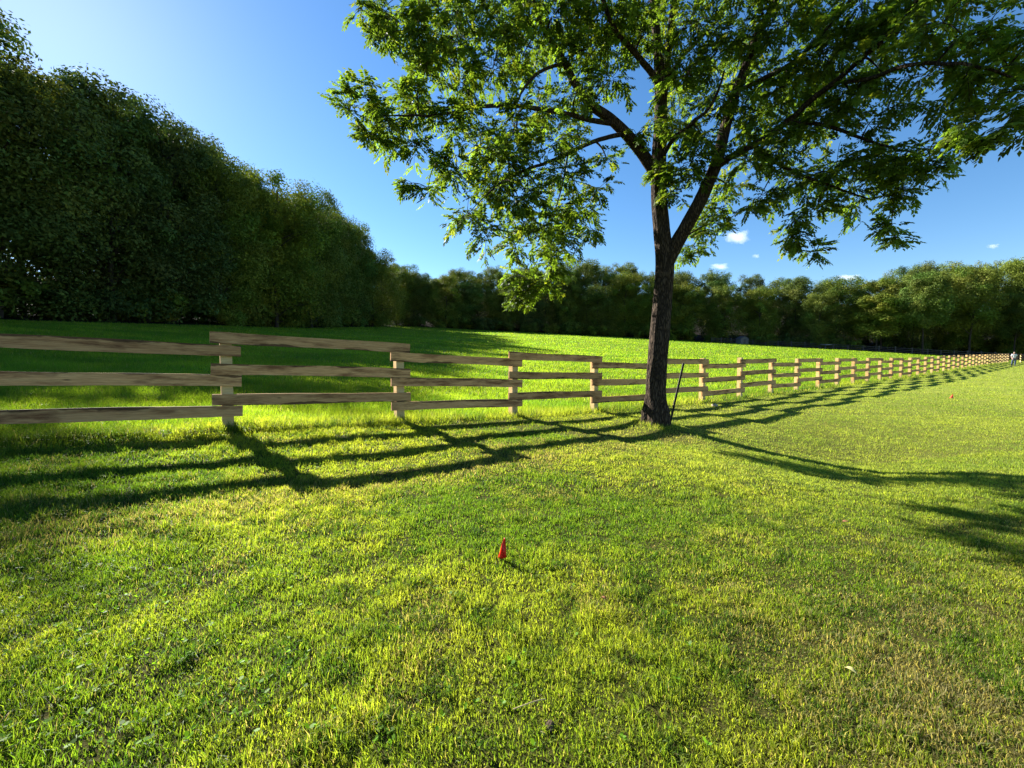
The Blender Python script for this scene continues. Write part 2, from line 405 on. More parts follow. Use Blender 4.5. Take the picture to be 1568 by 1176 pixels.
# ------------------------------------------------------------------ the walnut tree
walnut = empty('walnut_tree', (TREE[0], TREE[1], gz(TREE[0], TREE[1])))
tag(walnut, 'large shade tree with forked dark trunk and drooping leaflets standing before the fence', 'tree')
TL = np.array(walnut.location)
limbs = [  # (points (px, py, Y)), radii
 ([(1005, 668, 8.4), (1004, 640, 8.4), (1004, 600, 8.4), (1007, 550, 8.4), (1011, 500, 8.42), (1015, 450, 8.45), (1018, 400, 8.48), (1013, 350, 8.5), (1009, 300, 8.5), (1009, 240, 8.45), (1012, 180, 8.4), (1010, 110, 8.4), (1003, 30, 8.5), (996, -70, 8.6), (1000, -180, 8.6)],
  [.27, .222, .196, .186, .182, .178, .175, .155, .145, .135, .12, .095, .075, .055, .03]),
 ([(1018, 410, 8.48), (1034, 378, 8.4), (1052, 345, 8.25), (1070, 312, 8.1), (1085, 278, 8.0), (1098, 245, 7.95), (1117, 170, 7.9), (1139, 111, 7.9), (1164, 43, 7.95), (1194, -10, 8.0), (1230, -120, 8.1)],
  [.14, .135, .128, .12, .112, .105, .092, .08, .065, .05, .03]),
 ([(1007, 275, 8.5), (990, 245, 8.4), (965, 212, 8.3), (935, 182, 8.2), (905, 160, 8.1), (882, 130, 8.0), (864, 95, 7.95), (842, 60, 7.9), (822, 20, 7.9), (800, -50, 7.9)],
  [.10, .108, .10, .092, .082, .07, .062, .052, .044, .03]),
 ([(942, 190, 8.2), (905, 184, 8.0), (860, 172, 7.8), (795, 161, 7.6), (735, 160, 7.4), (690, 168, 7.25), (645, 172, 7.1), (590, 172, 7.0)], [.05, .045, .04, .036, .03, .024, .018, .010]),
 ([(955, 205, 8.3), (930, 211, 8.1), (905, 219, 7.9), (870, 235, 7.7), (838, 250, 7.5), (805, 262, 7.35), (775, 280, 7.2), (744, 305, 7.1)], [.045, .04, .036, .032, .028, .023, .018, .012]),
 ([(868, 98, 7.95), (845, 102, 7.8), (820, 115, 7.7), (800, 140, 7.5), (790, 170, 7.4)], [.034, .03, .026, .02, .012]),
 ([(1011, 150, 8.4), (1002, 118, 8.3), (972, 82, 8.1), (945, 52, 7.9), (925, 10, 7.8), (910, -50, 7.7)], [.055, .06, .052, .045, .038, .025]),
 ([(1012, 200, 8.4), (1020, 110, 8.5), (1027, 55, 8.6), (1033, -5, 8.7), (1050, -90, 8.9)], [.07, .08, .068, .055, .03]),
 ([(1025, 120, 8.5), (1042, 90, 8.7), (1070, 60, 8.9), (1105, 20, 9.1), (1130, -40, 9.3)], [.04, .04, .034, .028, .02]),
 ([(1094, 258, 7.95), (1120, 240, 7.8), (1156, 222, 7.6), (1207, 188, 7.3), (1250, 150, 7.0), (1283, 126, 6.7), (1326, 88, 6.3), (1380, 40, 5.9), (1420, -20, 5.6)], [.06, .06, .056, .052, .046, .04, .034, .026, .018]),
 ([(1207, 188, 7.3), (1250, 190, 7.0), (1300, 205, 6.8), (1350, 225, 6.6), (1400, 240, 6.5)], [.034, .03, .024, .018, .010]),
 ([(1156, 222, 7.6), (1190, 250, 7.4), (1230, 270, 7.2), (1280, 290, 7.0), (1330, 305, 6.9)], [.032, .03, .024, .018, .010]),
 ([(1130, 140, 7.9), (1170, 120, 7.6), (1215, 95, 7.3), (1260, 50, 7.0), (1300, 0, 6.7), (1340, -60, 6.4)], [.04, .04, .035, .028, .022, .014]),
 ([(1283, 126, 6.7), (1330, 120, 6.2), (1385, 100, 5.7), (1440, 95, 5.3), (1500, 100, 5.0), (1560, 120, 4.8)], [.03, .028, .025, .022, .016, .01]),
 ([(1040, 365, 8.35), (1055, 360, 8.8), (1075, 350, 9.2), (1090, 345, 9.5)], [.02, .018, .014, .008]),
 ([(1010, 250, 8.45), (1030, 215, 8.0), (1060, 190, 7.6), (1090, 160, 7.3), (1110, 110, 7.1)], [.04, .04, .032, .024, .014]),
 ([(870, 235, 7.7), (862, 280, 8.0), (850, 330, 8.4), (835, 375, 8.8), (820, 415, 9.0)], [.016, .014, .011, .008, .006]),
]
skel = []; skr = []; mb = MB()
rp = np.random.default_rng(5)
for li, (pp, rr_) in enumerate(limbs):
    pts = smooth_path([P(*q) for q in pp], 8); rad = np.interp(np.linspace(0, 1, len(pts)), np.linspace(0, 1, len(rr_)), rr_)
    if li > 2: pts = pts+np.cumsum(rp.normal(0, .006, pts.shape), 0)*np.linspace(0, 1, len(pts))[:, None]
    if li == 0:
        pts = smooth_path(pts, 3); rad = np.interp(np.linspace(0, 1, len(pts)), np.linspace(0, 1, len(rr_)), rr_); pts[0, 2] -= .15
        g0 = TL[2]
        def nz(i, a, p, g0=g0):
            hgt = p[2]-g0
            ridge = .045*(float(fbm(np.array(a*4.1+3*math.sin(a)), np.array(p[2]*1.1), 7))-.5)*2
            ridge += .035*math.sin(a*13+4*float(vnoise(a, p[2]*2.2, 9)))
            flare = min(1, max(0, .42-hgt)/.42)
            return 1+ridge+flare*flare*(.16+.13*math.sin(a*5+1.0)+.07*math.sin(a*3))
        mb.tube(pts-TL, rad, 56, nz)
    else:
        mb.tube(pts-TL, rad, 20 if rad[0] > .06 else 10, lambda i, a, p, s=li: 1+.09*math.sin(a*5+s+p[2]*2)*.6+.08*(float(vnoise(a*2+s, p[2]*6, s))-.5))
    for q, r in zip(pts[(12 if li == 0 else 0):], rad[(12 if li == 0 else 0):]):
        if li == 0 and q[2] < 3.9: continue
        skel.append(q); skr.append(r)
skel = np.array(skel); skr = np.array(skr)
# foliage masses (px, py, Y, radius px, density)
B = [
 (560, 15, 7.3, 34, .8), (600, 25, 7.4, 42, 1), (645, 15, 7.4, 45, 1), (640, 60, 7.3, 34, 1), (585, 60, 7.2, 25, .7),
 (535, 172, 6.9, 34, .9), (560, 150, 7.0, 34, 1), (595, 190, 7.0, 44, 1), (640, 160, 7.2, 42, 1), (650, 115, 7.2, 36, 1), (660, 85, 7.3, 32, .8),
 (635, 225, 7.0, 32, .9), (665, 255, 7.0, 28, .8), (632, 280, 6.9, 16, .6), (655, 290, 7.0, 22, .7), (690, 185, 7.3, 42, 1), (565, 205, 6.9, 24, .7),
 (700, 60, 7.5, 55, 1), (770, 40, 7.6, 62, 1), (845, 25, 7.6, 55, 1), (755, 105, 7.7, 52, 1), (705, 125, 7.5, 38, .9), (800, 85, 8.6, 50, .8), (700, 10, 8, 55, 1), (790, -10, 8, 50, 1),
 (735, 225, 7.4, 50, 1.1), (700, 260, 7.2, 40, .9), (790, 200, 7.4, 48, 1), (850, 215, 7.5, 46, .9), (775, 250, 7.4, 46, 1.1), (830, 165, 8.3, 42, .8),
 (715, 330, 7.1, 38, .9), (745, 362, 7.2, 34, .9), (795, 305, 7.3, 50, 1.0), (828, 350, 7.5, 44, 1.0), (855, 385, 7.6, 28, .8), (790, 375, 7.4, 30, .8), (885, 320, 7.5, 30, .8), (905, 350, 7.6, 18, .4), (915, 290, 7.6, 22, .7), (870, 275, 7.5, 42, .9), (760, 290, 7.3, 42, 1),
 (800, 425, 9.1, 30, 1.3), (828, 440, 9.2, 34, 1.3), (800, 462, 9.2, 20, 1), (845, 415, 9.0, 24, .9), (790, 445, 9.2, 20, 1), (850, 398, 9.3, 30, 1.2), (868, 368, 9.4, 32, 1.2), (890, 330, 9.6, 34, 1.1), (850, 330, 9.5, 36, 1), (800, 350, 9.4, 34, 1),  # latter half: extra foliage hidden behind, added to thicken the trunk's ground shadow
 (900, 75, 7.8, 48, 1), (935, 120, 7.8, 38, .8), (930, 30, 7.8, 55, 1), (885, 140, 7.7, 40, .9), (870, 60, 8.6, 45, .9), (930, 245, 7.9, 24, .5), (885, 185, 8.4, 34, .7),
 (990, 50, 8.0, 50, 1), (1055, 40, 8.0, 56, 1), (1050, 115, 7.9, 44, 1), (985, 10, 9, 55, 1), (1045, 200, 7.8, 44, 1.1), (1055, 250, 7.7, 36, 1), (1000, 190, 8.0, 20, .5), (1040, 150, 8.8, 40, .8), (975, 205, 8.2, 18, .4),
 (1010, 262, 8.2, 14, 1.2), (1020, 285, 8.2, 16, 1.2), (1035, 300, 8.1, 24, .9), (1045, 270, 8.1, 30, .9), (1100, 150, 7.6, 46, 1), (1095, 85, 7.8, 48, 1), (1080, 215, 7.6, 34, .9),
 (1090, 330, 9.2, 26, 1.2), (1080, 355, 9.3, 26, 1.3), (1060, 378, 9.4, 18, 1.1), (1102, 345, 9.3, 18, 1), (1100, 305, 9.0, 22, .9), (1046, 392, 9.4, 10, 1), (1120, 290, 8.2, 28, .7),
 (1150, 70, 7.8, 56, 1), (1205, 40, 7.5, 60, 1.1), (1160, 170, 7.6, 50, 1.1), (1210, 125, 7.3, 60, 1.2), (1145, 245, 7.6, 44, 1.1), (1195, 220, 7.4, 52, 1.2), (1250, 190, 7.1, 58, 1.2), (1265, 85, 6.9, 62, 1.2), (1325, 50, 6.6, 62, 1.2), (1300, 140, 6.7, 50, 1),
 (1225, 275, 7.2, 46, 1.1), (1280, 260, 7.0, 52, 1.2), (1335, 245, 6.8, 50, 1.1), (1385, 250, 6.6, 40, 1), (1422, 232, 6.5, 26, .8), (1435, 262, 6.5, 18, .6), (1315, 300, 6.9, 42, 1), (1365, 300, 6.7, 34, .8), (1365, 345, 6.7, 14, .5), (1372, 365, 6.7, 9, .4), (1390, 285, 6.6, 28, .7),
 (1165, 300, 7.5, 20, .5), (1150, 318, 7.5, 12, .4), (1210, 335, 7.2, 20, .6), (1228, 362, 7.2, 22, .8), (1250, 385, 7.2, 14, .6), (1210, 365, 7.2, 12, .5), (1250, 320, 7.1, 26, .8), (1180, 130, 8.4, 50, .9), (1240, 140, 8.2, 50, .9),
 (1380, 50, 6.1, 60, 1.1), (1440, 35, 5.5, 58, 1), (1500, 50, 5.2, 58, .9), (1545, 100, 4.9, 44, .8), (1480, 115, 5.2, 52, 1), (1425, 110, 5.7, 50, 1), (1500, 180, 5.1, 34, .7), (1545, 190, 4.9, 32, .7), (1525, 215, 5, 16, .5), (1350, 110, 6.4, 48, 1), (1375, 160, 6.3, 34, .7), (1440, 165, 5.6, 34, .7), (1465, 195, 5.5, 20, .6), (1580, 150, 4.8, 44, .8), (1590, 60, 4.8, 50, .7), (1330, 190, 6.6, 32, .8),
 (1320, 0, 6.4, 60, 1.1), (1240, -20, 7.2, 60, 1), (1150, -20, 7.6, 60, 1), (1080, -30, 7.8, 60, 1), (1420, -20, 5.7, 60, 1), (1500, -15, 5.3, 50, .8), (900, -30, 7.8, 60, 1),
]
blobs = []
for (px, py, Yd, r, dn) in B:
    dn *= .74 if (px > 1230 and py < 190) else .86 if px > 960 and py < 320 else 1.0
    if Yd >= 9.0 and px < 900: Yd += .25  # clumps pushed back so their shadow closes up to the trunk's
    blobs.append((P(px, py, Yd), r*Yd/F, dn))
    if r > 38:                                # the crown is deep: a second mass behind
        blobs.append((P(px+rp.uniform(-18, 18), py+rp.uniform(-14, 14), Yd+rp.uniform(.8, 1.7)), r*Yd/F*.8, dn*.33))
k = 0
while k < 70:                                 # the part of the crown above the picture
    u = rp.normal(size=3); u = u/np.linalg.norm(u)*rp.uniform(.35, 1)**.5
    c_ = np.array([3.2, 8.3, 8.6])+u*np.array([5.2, 3.8, 3.0])
    py_ = CY-F*((c_[2]-EYE)/c_[1]+math.tan(PITCH))
    if py_ < -60: blobs.append((c_, rp.uniform(.5, .85), .6)); k += 1
LB, LD, LS = [], [], []                       # compound leaves: base, direction, size
blobs.sort(key=lambda b: np.min(np.linalg.norm(skel-b[0], axis=1)))
twig_attach = []
for (c_, r, dn) in blobs:
    d = np.linalg.norm(skel-c_, axis=1)+.35*np.maximum(skel[:, 2]-c_[2], 0)*0
    i = int(np.argmin(d)); a0 = skel[i]; ra = min(skr[i]*.6, .022+.01*r)
    L = np.linalg.norm(c_-a0)
    if L > .12:
        m_ = (a0+c_)/2+np.array([0, 0, .14*L])+rp.normal(0, .06*L, 3)
        pts = smooth_path([a0, m_, c_], 7); rad = np.linspace(max(ra, .007), .006, len(pts))
        mb.tube(pts-TL, rad, 6); skel = np.vstack([skel, pts]); skr = np.concatenate([skr, rad])
    nt = max(5, int(14*(r/.5)**1.3*dn))
    for j in range(nt):
        u = rp.normal(size=3); u[2] *= .75; u /= np.linalg.norm(u)
        st = c_+u*r*.10
        end = c_+u*r*rp.uniform(.75, 1.08); md = (st+end)/2+np.array([0, 0, .12*r])
        end = end-np.array([0, 0, .10*r]); tp = smooth_path([st, md, end], 3)
        mb.tube(tp-TL, np.linspace(.006, .0025, len(tp)), 3, cap=False)
        nl = int(rp.integers(6, 10)); tdir = end-st; tdir /= np.linalg.norm(tdir)
        for q in range(nl):
            tt = .25+.75*q/(nl-1); b0 = tp[min(int(tt*(len(tp)-1)), len(tp)-1)]*(1)+rp.normal(0, .02, 3)
            sdv = np.cross(tdir, [0, 0, 1.]); sdv /= (np.linalg.norm(sdv)+1e-6)
            dd = tdir*rp.uniform(.3, 1)+sdv*(1 if q % 2 else -1)*rp.uniform(.5, 1)+np.array([0, 0, rp.uniform(-.5, .3)])+rp.normal(0, .25, 3)
            LB.append(b0); LD.append(dd/np.linalg.norm(dd)); LS.append(rp.uniform(.75, 1.15))
mb.build('trunk', M['bark'], walnut, smooth=True)
LB = np.array(LB); LD = np.array(LD); LS = np.array(LS)[:, None]; nL = len(LB); print('compound leaves', nL)
up = np.array([0, 0, 1.])
sd = np.cross(LD, up); sd /= np.linalg.norm(sd, axis=1)[:, None]+1e-6; nr = np.cross(sd, LD)
V = []; C = []
lt = rp.uniform(.7, 1.3, (nL, 1)); yl = (rp.random((nL, 1)) < .10)
basec = np.where(yl, np.array([.11, .14, .014]), np.array([.042, .080, .010])*(1-rp.uniform(0, 1, (nL, 1)))+np.array([.070, .112, .012])*rp.uniform(.3, 1, (nL, 1)))*lt
for k in range(13):
    tt = 1.0 if k == 12 else .22+.13*(k//2); sg = 0 if k == 12 else (1 if k % 2 else -1)
    rl = .21*LS
    b0 = LB+LD*rl*tt-up*rl*.2*tt*tt
    d = sd*sg*.95+LD*(.55 if sg else 1)-up*(.25+.35*tt)+rp.normal(0, .16, (nL, 3)); d /= np.linalg.norm(d, axis=1)[:, None]
    ll = .082*LS*(1-.5*abs(tt-.6))*rp.uniform(.85, 1.15, (nL, 1))
    wv = np.cross(d, nr+rp.normal(0, .28, (nL, 3))); wv /= np.linalg.norm(wv, axis=1)[:, None]; wv *= ll*.25
    V.append(np.stack([b0, b0+d*ll*.42+wv, b0+d*ll, b0+d*ll*.42-wv], 1)); C.append(np.repeat(basec*rp.uniform(.85, 1.15, (nL, 1)), 4, 0).reshape(nL, 4, 3))
V = np.concatenate(V).reshape(-1, 3)-TL; C = np.concatenate(C).reshape(-1, 3)
mesh_np('crown', V, [np.arange(len(V)).reshape(-1, 4)], M['leaf'], walnut, col=C)
V = C = None

# ------------------------------------------------------------------ woodland trees
def crown_mesh(seed, H, R, z0, nb, nl, leaf, flat=0.0):
    g = np.random.default_rng(seed); cs = []; rs = []
    for i in range(nb):
        t_ = (i+.5)/nb; hz = z0+(H-z0-1.0)*(1-t_**1.35) if i % 5 else z0+(H-z0)*g.uniform(.1, .8)
        f = (hz-z0)/(H-z0)
        env = R*min(1.0, (.62+.75*f) if f < .45 else math.sqrt(max(0, 1-((f-.45)/.60)**2))+.02)
        a_ = i*2.39996+g.uniform(-.4, .4); rr2 = env*(g.uniform(.70, 1.0) if i % 4 else g.uniform(.1, .6))
        cs.append([rr2*math.cos(a_), rr2*math.sin(a_), hz]); rs.append(g.uniform(1.0, 2.25)*(1.15 if f < .6 else .9)*R/5)
    cs = np.array(cs); rs = np.array(rs)
    ii = np.repeat(np.arange(nb), nl); n = len(ii)
    u = g.normal(size=(n, 3)); u[:, 2] = u[:, 2]*.9+.35; u /= np.linalg.norm(u, axis=1)[:, None]
    # little sprays inside each billow
    ns = 26; sp = g.normal(size=(nb, ns, 3)); sp[:, :, 2] = sp[:, :, 2]*.9+.35; sp /= np.linalg.norm(sp, axis=2)[:, :, None]
    pick = sp[ii, g.integers(0, ns, n)]; u = pick*.85+u*.42; 
    pos = cs[ii]+u*(rs[ii]*g.uniform(.72, 1.06, n))[:, None]*np.array([1.0, 1.0, .92])
    nrm = u+g.normal(0, .55, (n, 3))+np.array([0, 0, .35]); nrm /= np.linalg.norm(nrm, axis=1)[:, None]
    a1 = np.cross(nrm, g.normal(size=(n, 3))); a1 /= np.linalg.norm(a1, axis=1)[:, None]; a2 = np.cross(nrm, a1)
    sz = (leaf*g.uniform(.6, 1.35, n))[:, None]
    V = np.stack([pos-a1*sz, pos-a2*sz*.5+a1*sz*.1, pos+a1*sz, pos+a2*sz*.5+a1*sz*.1], 1).reshape(-1, 3)
    tv = g.uniform(.7, 1.3, nb)[ii]*g.uniform(.75, 1.25, n)
    col = np.array([.096, .132, .023])*tv[:, None]; col[:, 0] *= g.uniform(.8, 1.25, nb)[ii]
    return V, np.repeat(col, 4, 0), cs
def wood_tree(seed, H, R, z0, nb, nl, leaf, lean=0, tr=.26):
    root = empty('broadleaf_tree', (0, 0, 0)); V, C, cs = crown_mesh(seed, H, R, z0, nb, nl, leaf)
    m = MB(); g = random.Random(seed)
    tp = smooth_path([(0, 0, -.6), (g.uniform(-.2, .2), .1, H*.2), (g.uniform(-.5, .5)+lean, g.uniform(-.4, .4), H*.5), (g.uniform(-.6, .6)+lean, 0, H*.88)], 6)
    m.tube(tp, np.linspace(tr, .05, len(tp)), 9)
    order = list(range(len(cs))); g.shuffle(order)
    for i in order[:22]:
        c = cs[i]; j = min(range(len(tp)), key=lambda q: abs(tp[q][2]-max(c[2]-2.2, z0*.9)))
        m.tube(smooth_path([tp[j], (tp[j]+c)/2+np.array([0, 0, .5]), c], 3), np.linspace(.09, .025, 7), 5)
    m.build('trunk', M['wbark'], root, smooth=True)
    mesh_np('crown', V, [np.arange(len(V)).reshape(-1, 4)], M['wleaf'], root, col=C)
    return root
protos = {'edge': [wood_tree(101+k, 19, [5.4, 4.6, 6.2, 5.0][k], [.2, .1, .5, .2][k], 72, 560, .145) for k in range(4)],
          'tall': [wood_tree(201+k, 19, [4.6, 5.0, 4.4][k], [6.2, 7.0, 5.4][k], 62, 520, .15, tr=.24) for k in range(3)]}
proto_used = set()
def put_tree(kind, k, x, y, T, wide, rz):
    pr = protos[kind][k]
    if (kind, k) in proto_used:
        root = pr.copy(); COL.objects.link(root)
        for ch in pr.children:
            c = ch.copy(); COL.objects.link(c); c.parent = root
    else: root = pr; proto_used.add((kind, k))
    root.location = (x, y, gz(x, y)); root.rotation_euler = (0, 0, rz); root.scale = (wide, wide, T/19.0)
    return root
PX = [-2500, -600, -250, -60, 0, 40, 80, 120, 160, 205, 235, 250, 290, 310, 350, 380, 430, 480, 530, 560, 590, 612, 660, 700, 770, 850, 900, 960, 1000, 1060, 1100, 1150, 1200, 1260, 1300, 1350, 1400, 1450, 1520, 1568, 1700, 3000]
PYT = [-900, -300, -110, 5, 28, 62, 85, 100, 118, 116, 140, 175, 195, 222, 228, 246, 256, 290, 330, 368, 400, 412, 420, 415, 418, 412, 405, 408, 424, 420, 420, 430, 428, 424, 424, 420, 411, 404, 401, 402, 400, 400]
def top_T(x, y, f):
    px = CX+F*x/y*1.0; py = np.interp(px, PX, PYT)
    Zt = EYE+(555-py)/F*y
    return float(Zt-gz(x, y))*f
placed = []
rw = random.Random(77)
# the wood on the left: its edge runs away from the camera
for row, (dx, step) in enumerate(((0, 7.6), (6.5, 7.0), (14, 7.5))):
    y = 3.0+row*3
    while y < 112:
        x = -33.6-dx+rw.uniform(-1.0, 1.0)+1.2*math.sin(y*.13); yy_ = y+rw.uniform(-1.2, 1.2)
        T = top_T(x, max(yy_, 8), [.945, .92, .90][row]); T = max(13, min(22.5, T))*(rw.uniform(.93, 1.0) if 15 < y < 36 else rw.uniform(.93, 1.03) if y < 62 else rw.uniform(.88, 1.06))
        placed.append(('left', row, 'edge', x, yy_, T)); y += step*rw.uniform(.85, 1.15)
# the wood across the far side of the field
for row, (dy, step) in enumerate(((0, 8.8), (7.5, 7.6), (16, 8.0))):
    x = -27.0+row*2
    while x < 150:
        yy_ = float(edge_y(x))+4.0+dy+rw.uniform(-1.3, 1.3); xx = x+rw.uniform(-1, 1)
        kind = 'tall' if (xx/yy_*F+CX > 1300 and row == 0 and rw.random() < .8) or (xx/yy_*F+CX > 1330 and row == 1 and rw.random() < .5) else 'edge'
        T = top_T(xx, yy_, [.90, .97, 1.0][row]); T = max(11, min(25, T))*(rw.uniform(.74, 1.06) if row == 0 else rw.uniform(.88, 1.08))
        placed.append(('far', row, kind, xx, yy_, T)); x += step*rw.uniform(.85, 1.15)
for x, y, T in ((-32, 116.5, 15), (-36.5, 121, 16.5), (-32.5, 127, 16.5), (-27.5, 122, 15)): placed.append(('far', 1, 'edge', x, y, T))
ORD = ['first', 'second', 'third', 'fourth', 'fifth', 'sixth', 'seventh', 'eighth', 'ninth', 'tenth', 'eleventh', 'twelfth', 'thirteenth', 'fourteenth', 'fifteenth', 'sixteenth', 'seventeenth', 'eighteenth', 'nineteenth', 'twentieth']
def ordn(i):
    if i < 20: return ORD[i]
    t_, u_ = divmod(i+1, 10); ten = {2: 'twenty', 3: 'thirty', 4: 'forty'}[t_]
    return {2: 'twentieth', 3: 'thirtieth', 4: 'fortieth'}[t_] if u_ == 0 else ten+'-'+ORD[u_-1]
for wood in ('left', 'far'):
    for row in range(3):
        L = sorted([p for p in placed if p[0] == wood and p[1] == row], key=lambda p: p[3]/p[4] if wood == 'far' else p[4])
        for i, (_, _, kind, x, y, T) in enumerate(L):
            k = rw.randrange(len(protos[kind])); r = put_tree(kind, k, x, y, T, (rw.uniform(.86, 1.05)+.12*(row > 0) if wood == 'left' else rw.uniform(.80, 1.08)), rw.uniform(0, 6.28))
            if wood == 'left':
                lab = ['dark tree at the edge of the left wood, %s from its near end', 'tree behind the front trees of the left wood, %s from its near end', 'tree deep inside the left wood, %s from its near end'][row] % ordn(i)
                grp = 'trees of the dark wood on the left'
            else:
                lab = [('front tree of the far wood, ' if kind == 'edge' else 'bare trunked front tree of the far wood, ')+'%s from the left', 'tree in the far wood\'s middle row, %s from the left', 'skyline tree at the back of the far wood, %s from the left'][row] % ordn(i)
                grp = 'trees of the far wood across the field'
            tag(r, lab, 'tree', grp)

# low shrubs along the foot of the far wood
def shrub(seed):
    root = empty('shrub', (0, 0, 0)); V, C, cs = crown_mesh(seed, 3.2, 2.1, .1, 22, 200, .14)
    m = MB()
    for i in range(5):
        m.tube(smooth_path([(0, 0, -.2), cs[i]*.5, cs[i]], 3), np.linspace(.05, .012, 7), 5)
    m.build('stem', M['wbark'], root, smooth=True)
    mesh_np('foliage', V, [np.arange(len(V)).reshape(-1, 4)], M['wleaf'], root, col=C*.9); return root
sh = [shrub(301), shrub(302)]; ns_ = 0
spots = []
for pxx in list(range(640, 1090, 34))+list(range(1160, 1568, 26)):
    yy_ = 118.0
    for _ in range(4):
        xx = (pxx+rw.uniform(-6, 6)-CX)/F*yy_; yy_ = float(edge_y(xx))+rw.uniform(1.0, 2.5)+(13 if pxx > 1330 else 0)
    spots.append((xx, yy_))
spots.sort(key=lambda p: p[0]/p[1]); NF = len(spots)
for k in range(27): spots.append((-34.5+rw.uniform(-1, 1)-(k % 2)*3, 11+k*3.7+rw.uniform(-1, 1)))
for i, (xx, yy_) in enumerate(spots):
    if i < 2: r = sh[i]
    else:
        pr = sh[i % 2]; r = pr.copy(); COL.objects.link(r)
        for ch in pr.children: c = ch.copy(); COL.objects.link(c); c.parent = r
    s3 = rw.uniform(.75, 1.35); r.location = (xx, yy_, gz(xx, yy_)); r.rotation_euler = (0, 0, rw.uniform(0, 6.28)); r.scale = (s3*1.2, s3*1.2, s3)
    tag(r, ('low dark shrub at the foot of the far wood, %s from the left' % ordn(i)) if i < NF else ('shaded undergrowth shrub below the left wood, %s from its near end' % ordn(i-NF)), 'shrub', 'shrubs at the foot of the far wood' if i < NF else 'undergrowth shrubs in the left wood')

# ------------------------------------------------------------------ old fence, shed, shelter before the far wood
a_x, b_x = 55.0, 112.0; nb_ = 24
of = empty('paddock_fence', (a_x, float(edge_y(a_x))-1.0, gz(a_x, float(edge_y(a_x))-1.0))); OL = Vector(of.location)
tag(of, 'dark weathered rail fence at the foot of the far wood', 'fence')
pp = []
for i in range(nb_+1):
    x = a_x+(b_x-a_x)*i/nb_; y = float(edge_y(x))-1.0; z = gz(x, y); pp.append(Vector((x, y, z)))
    m = MB(); h_ = 1.35+.12*math.sin(i*7.3); m.box(-.09, .09, -.09, .09, -.4, h_); m.box(-.075, .075, -.075, .075, h_-.0005, h_+.02)
    o = m.build('post', M['oldrail'], of); o.location = pp[-1]-OL
for i in range(nb_):
    for hz in (.35, .75, 1.15):
        a_, b_ = pp[i]+Vector((0, -.11, hz)), pp[i+1]+Vector((0, -.11, hz)); d = b_-a_
        m = MB(); Mx = Matrix.Translation((a_+b_)/2-OL)@d.to_track_quat('X', 'Z').to_matrix().to_4x4(); L = d.length/2+.02
        m.box(-L, L, -.02, .02, -.05, .05, Mx); m.build('rail', M['oldrail'], of)
sx = (1137-CX)/F*113.0; sy = float(edge_y(sx))-1.2; shed = empty('garden_shed', (sx, sy, gz(sx, sy)), .2)
tag(shed, 'small grey shed in the shade before the far wood', 'shed')
MG = simple('grey_boards', (.16, .155, .16), .8, (.10, .10, .10), 5); MR = simple('shed_roof', (.10, .09, .10), .7)
m = MB(); m.box(-1.2, 1.2, -.9, .9, -.3, 1.35); m.add([(-1.2, -.9, 1.351), (1.2, -.9, 1.351), (0, -.9, 2.0), (-1.2, .9, 1.351), (1.2, .9, 1.351), (0, .9, 2.0)], [(0, 1, 2), (5, 4, 3)]); m.build('wall', MG, shed)
m = MB()
for sg in (-1, 1):
    m.add([(0, -1.05, 2.04), (sg*1.4, -1.05, 1.28), (sg*1.4, 1.05, 1.28), (0, 1.05, 2.04), (0, -1.05, 2.12), (sg*1.4, -1.05, 1.36), (sg*1.4, 1.05, 1.36), (0, 1.05, 2.12)], [(0, 1, 2, 3), (4, 7, 6, 5), (0, 4, 5, 1), (3, 2, 6, 7), (1, 5, 6, 2)])
m.build('roof', MR, shed); m = MB(); m.box(-.35, .35, -.93, -.904, 0, 1.25); m.build('door', simple('shed_door', (.08, .075, .08)), shed)
sx = (1240-CX)/F*110.0; sy = float(edge_y(sx))-.2; sl = empty('field_shelter', (sx, sy, gz(sx, sy)), .1)
tag(sl, 'low open shelter with a pale blue roof before the far wood', 'shelter')
m = MB(); m.box(-1.6, 1.6, -.9, .9, 1.0, 1.08, Matrix.Rotation(.06, 4, 'X')); m.build('roof', simple('pale_roof', (.42, .47, .55), .5), sl)
for px_ in (-1.45, 1.45):
    for py_ in (-.75, .75):
        m = MB(); m.box(px_-.05, px_+.05, py_-.05, py_+.05, -.3, .97+.06*py_); m.build('post', MG, sl)

# ------------------------------------------------------------------ leaning steel post beside the trunk
pb = P(1026, 652, 8.75); pt = P(1047, 556, 8.95); pb[2] = gz(pb[0], pb[1])
tp_ = empty('steel_post', tuple(pb)); tag(tp_, 'thin black steel fence post leaning beside the big tree trunk', 'post')
d = Vector(pt-pb); Mx = (d.to_track_quat('Z', 'Y')).to_matrix().to_4x4(); Lp = d.length
m = MB(); m.box(-.022, .022, -.004, .004, -.15, Lp, Mx); m.box(-.0035, .0035, .0045, .034, -.15, Lp-.001, Mx)
for i in range(18): m.box(-.009, .009, -.013, -.0045, .15+i*.055, .165+i*.055, Mx)
m.build('shaft', M['steel'], tp_)
m = MB(); m.box(-.06, .06, .035, .040, -.12, .08, Mx); m.build('anchor_plate', M['steel'], tp_)

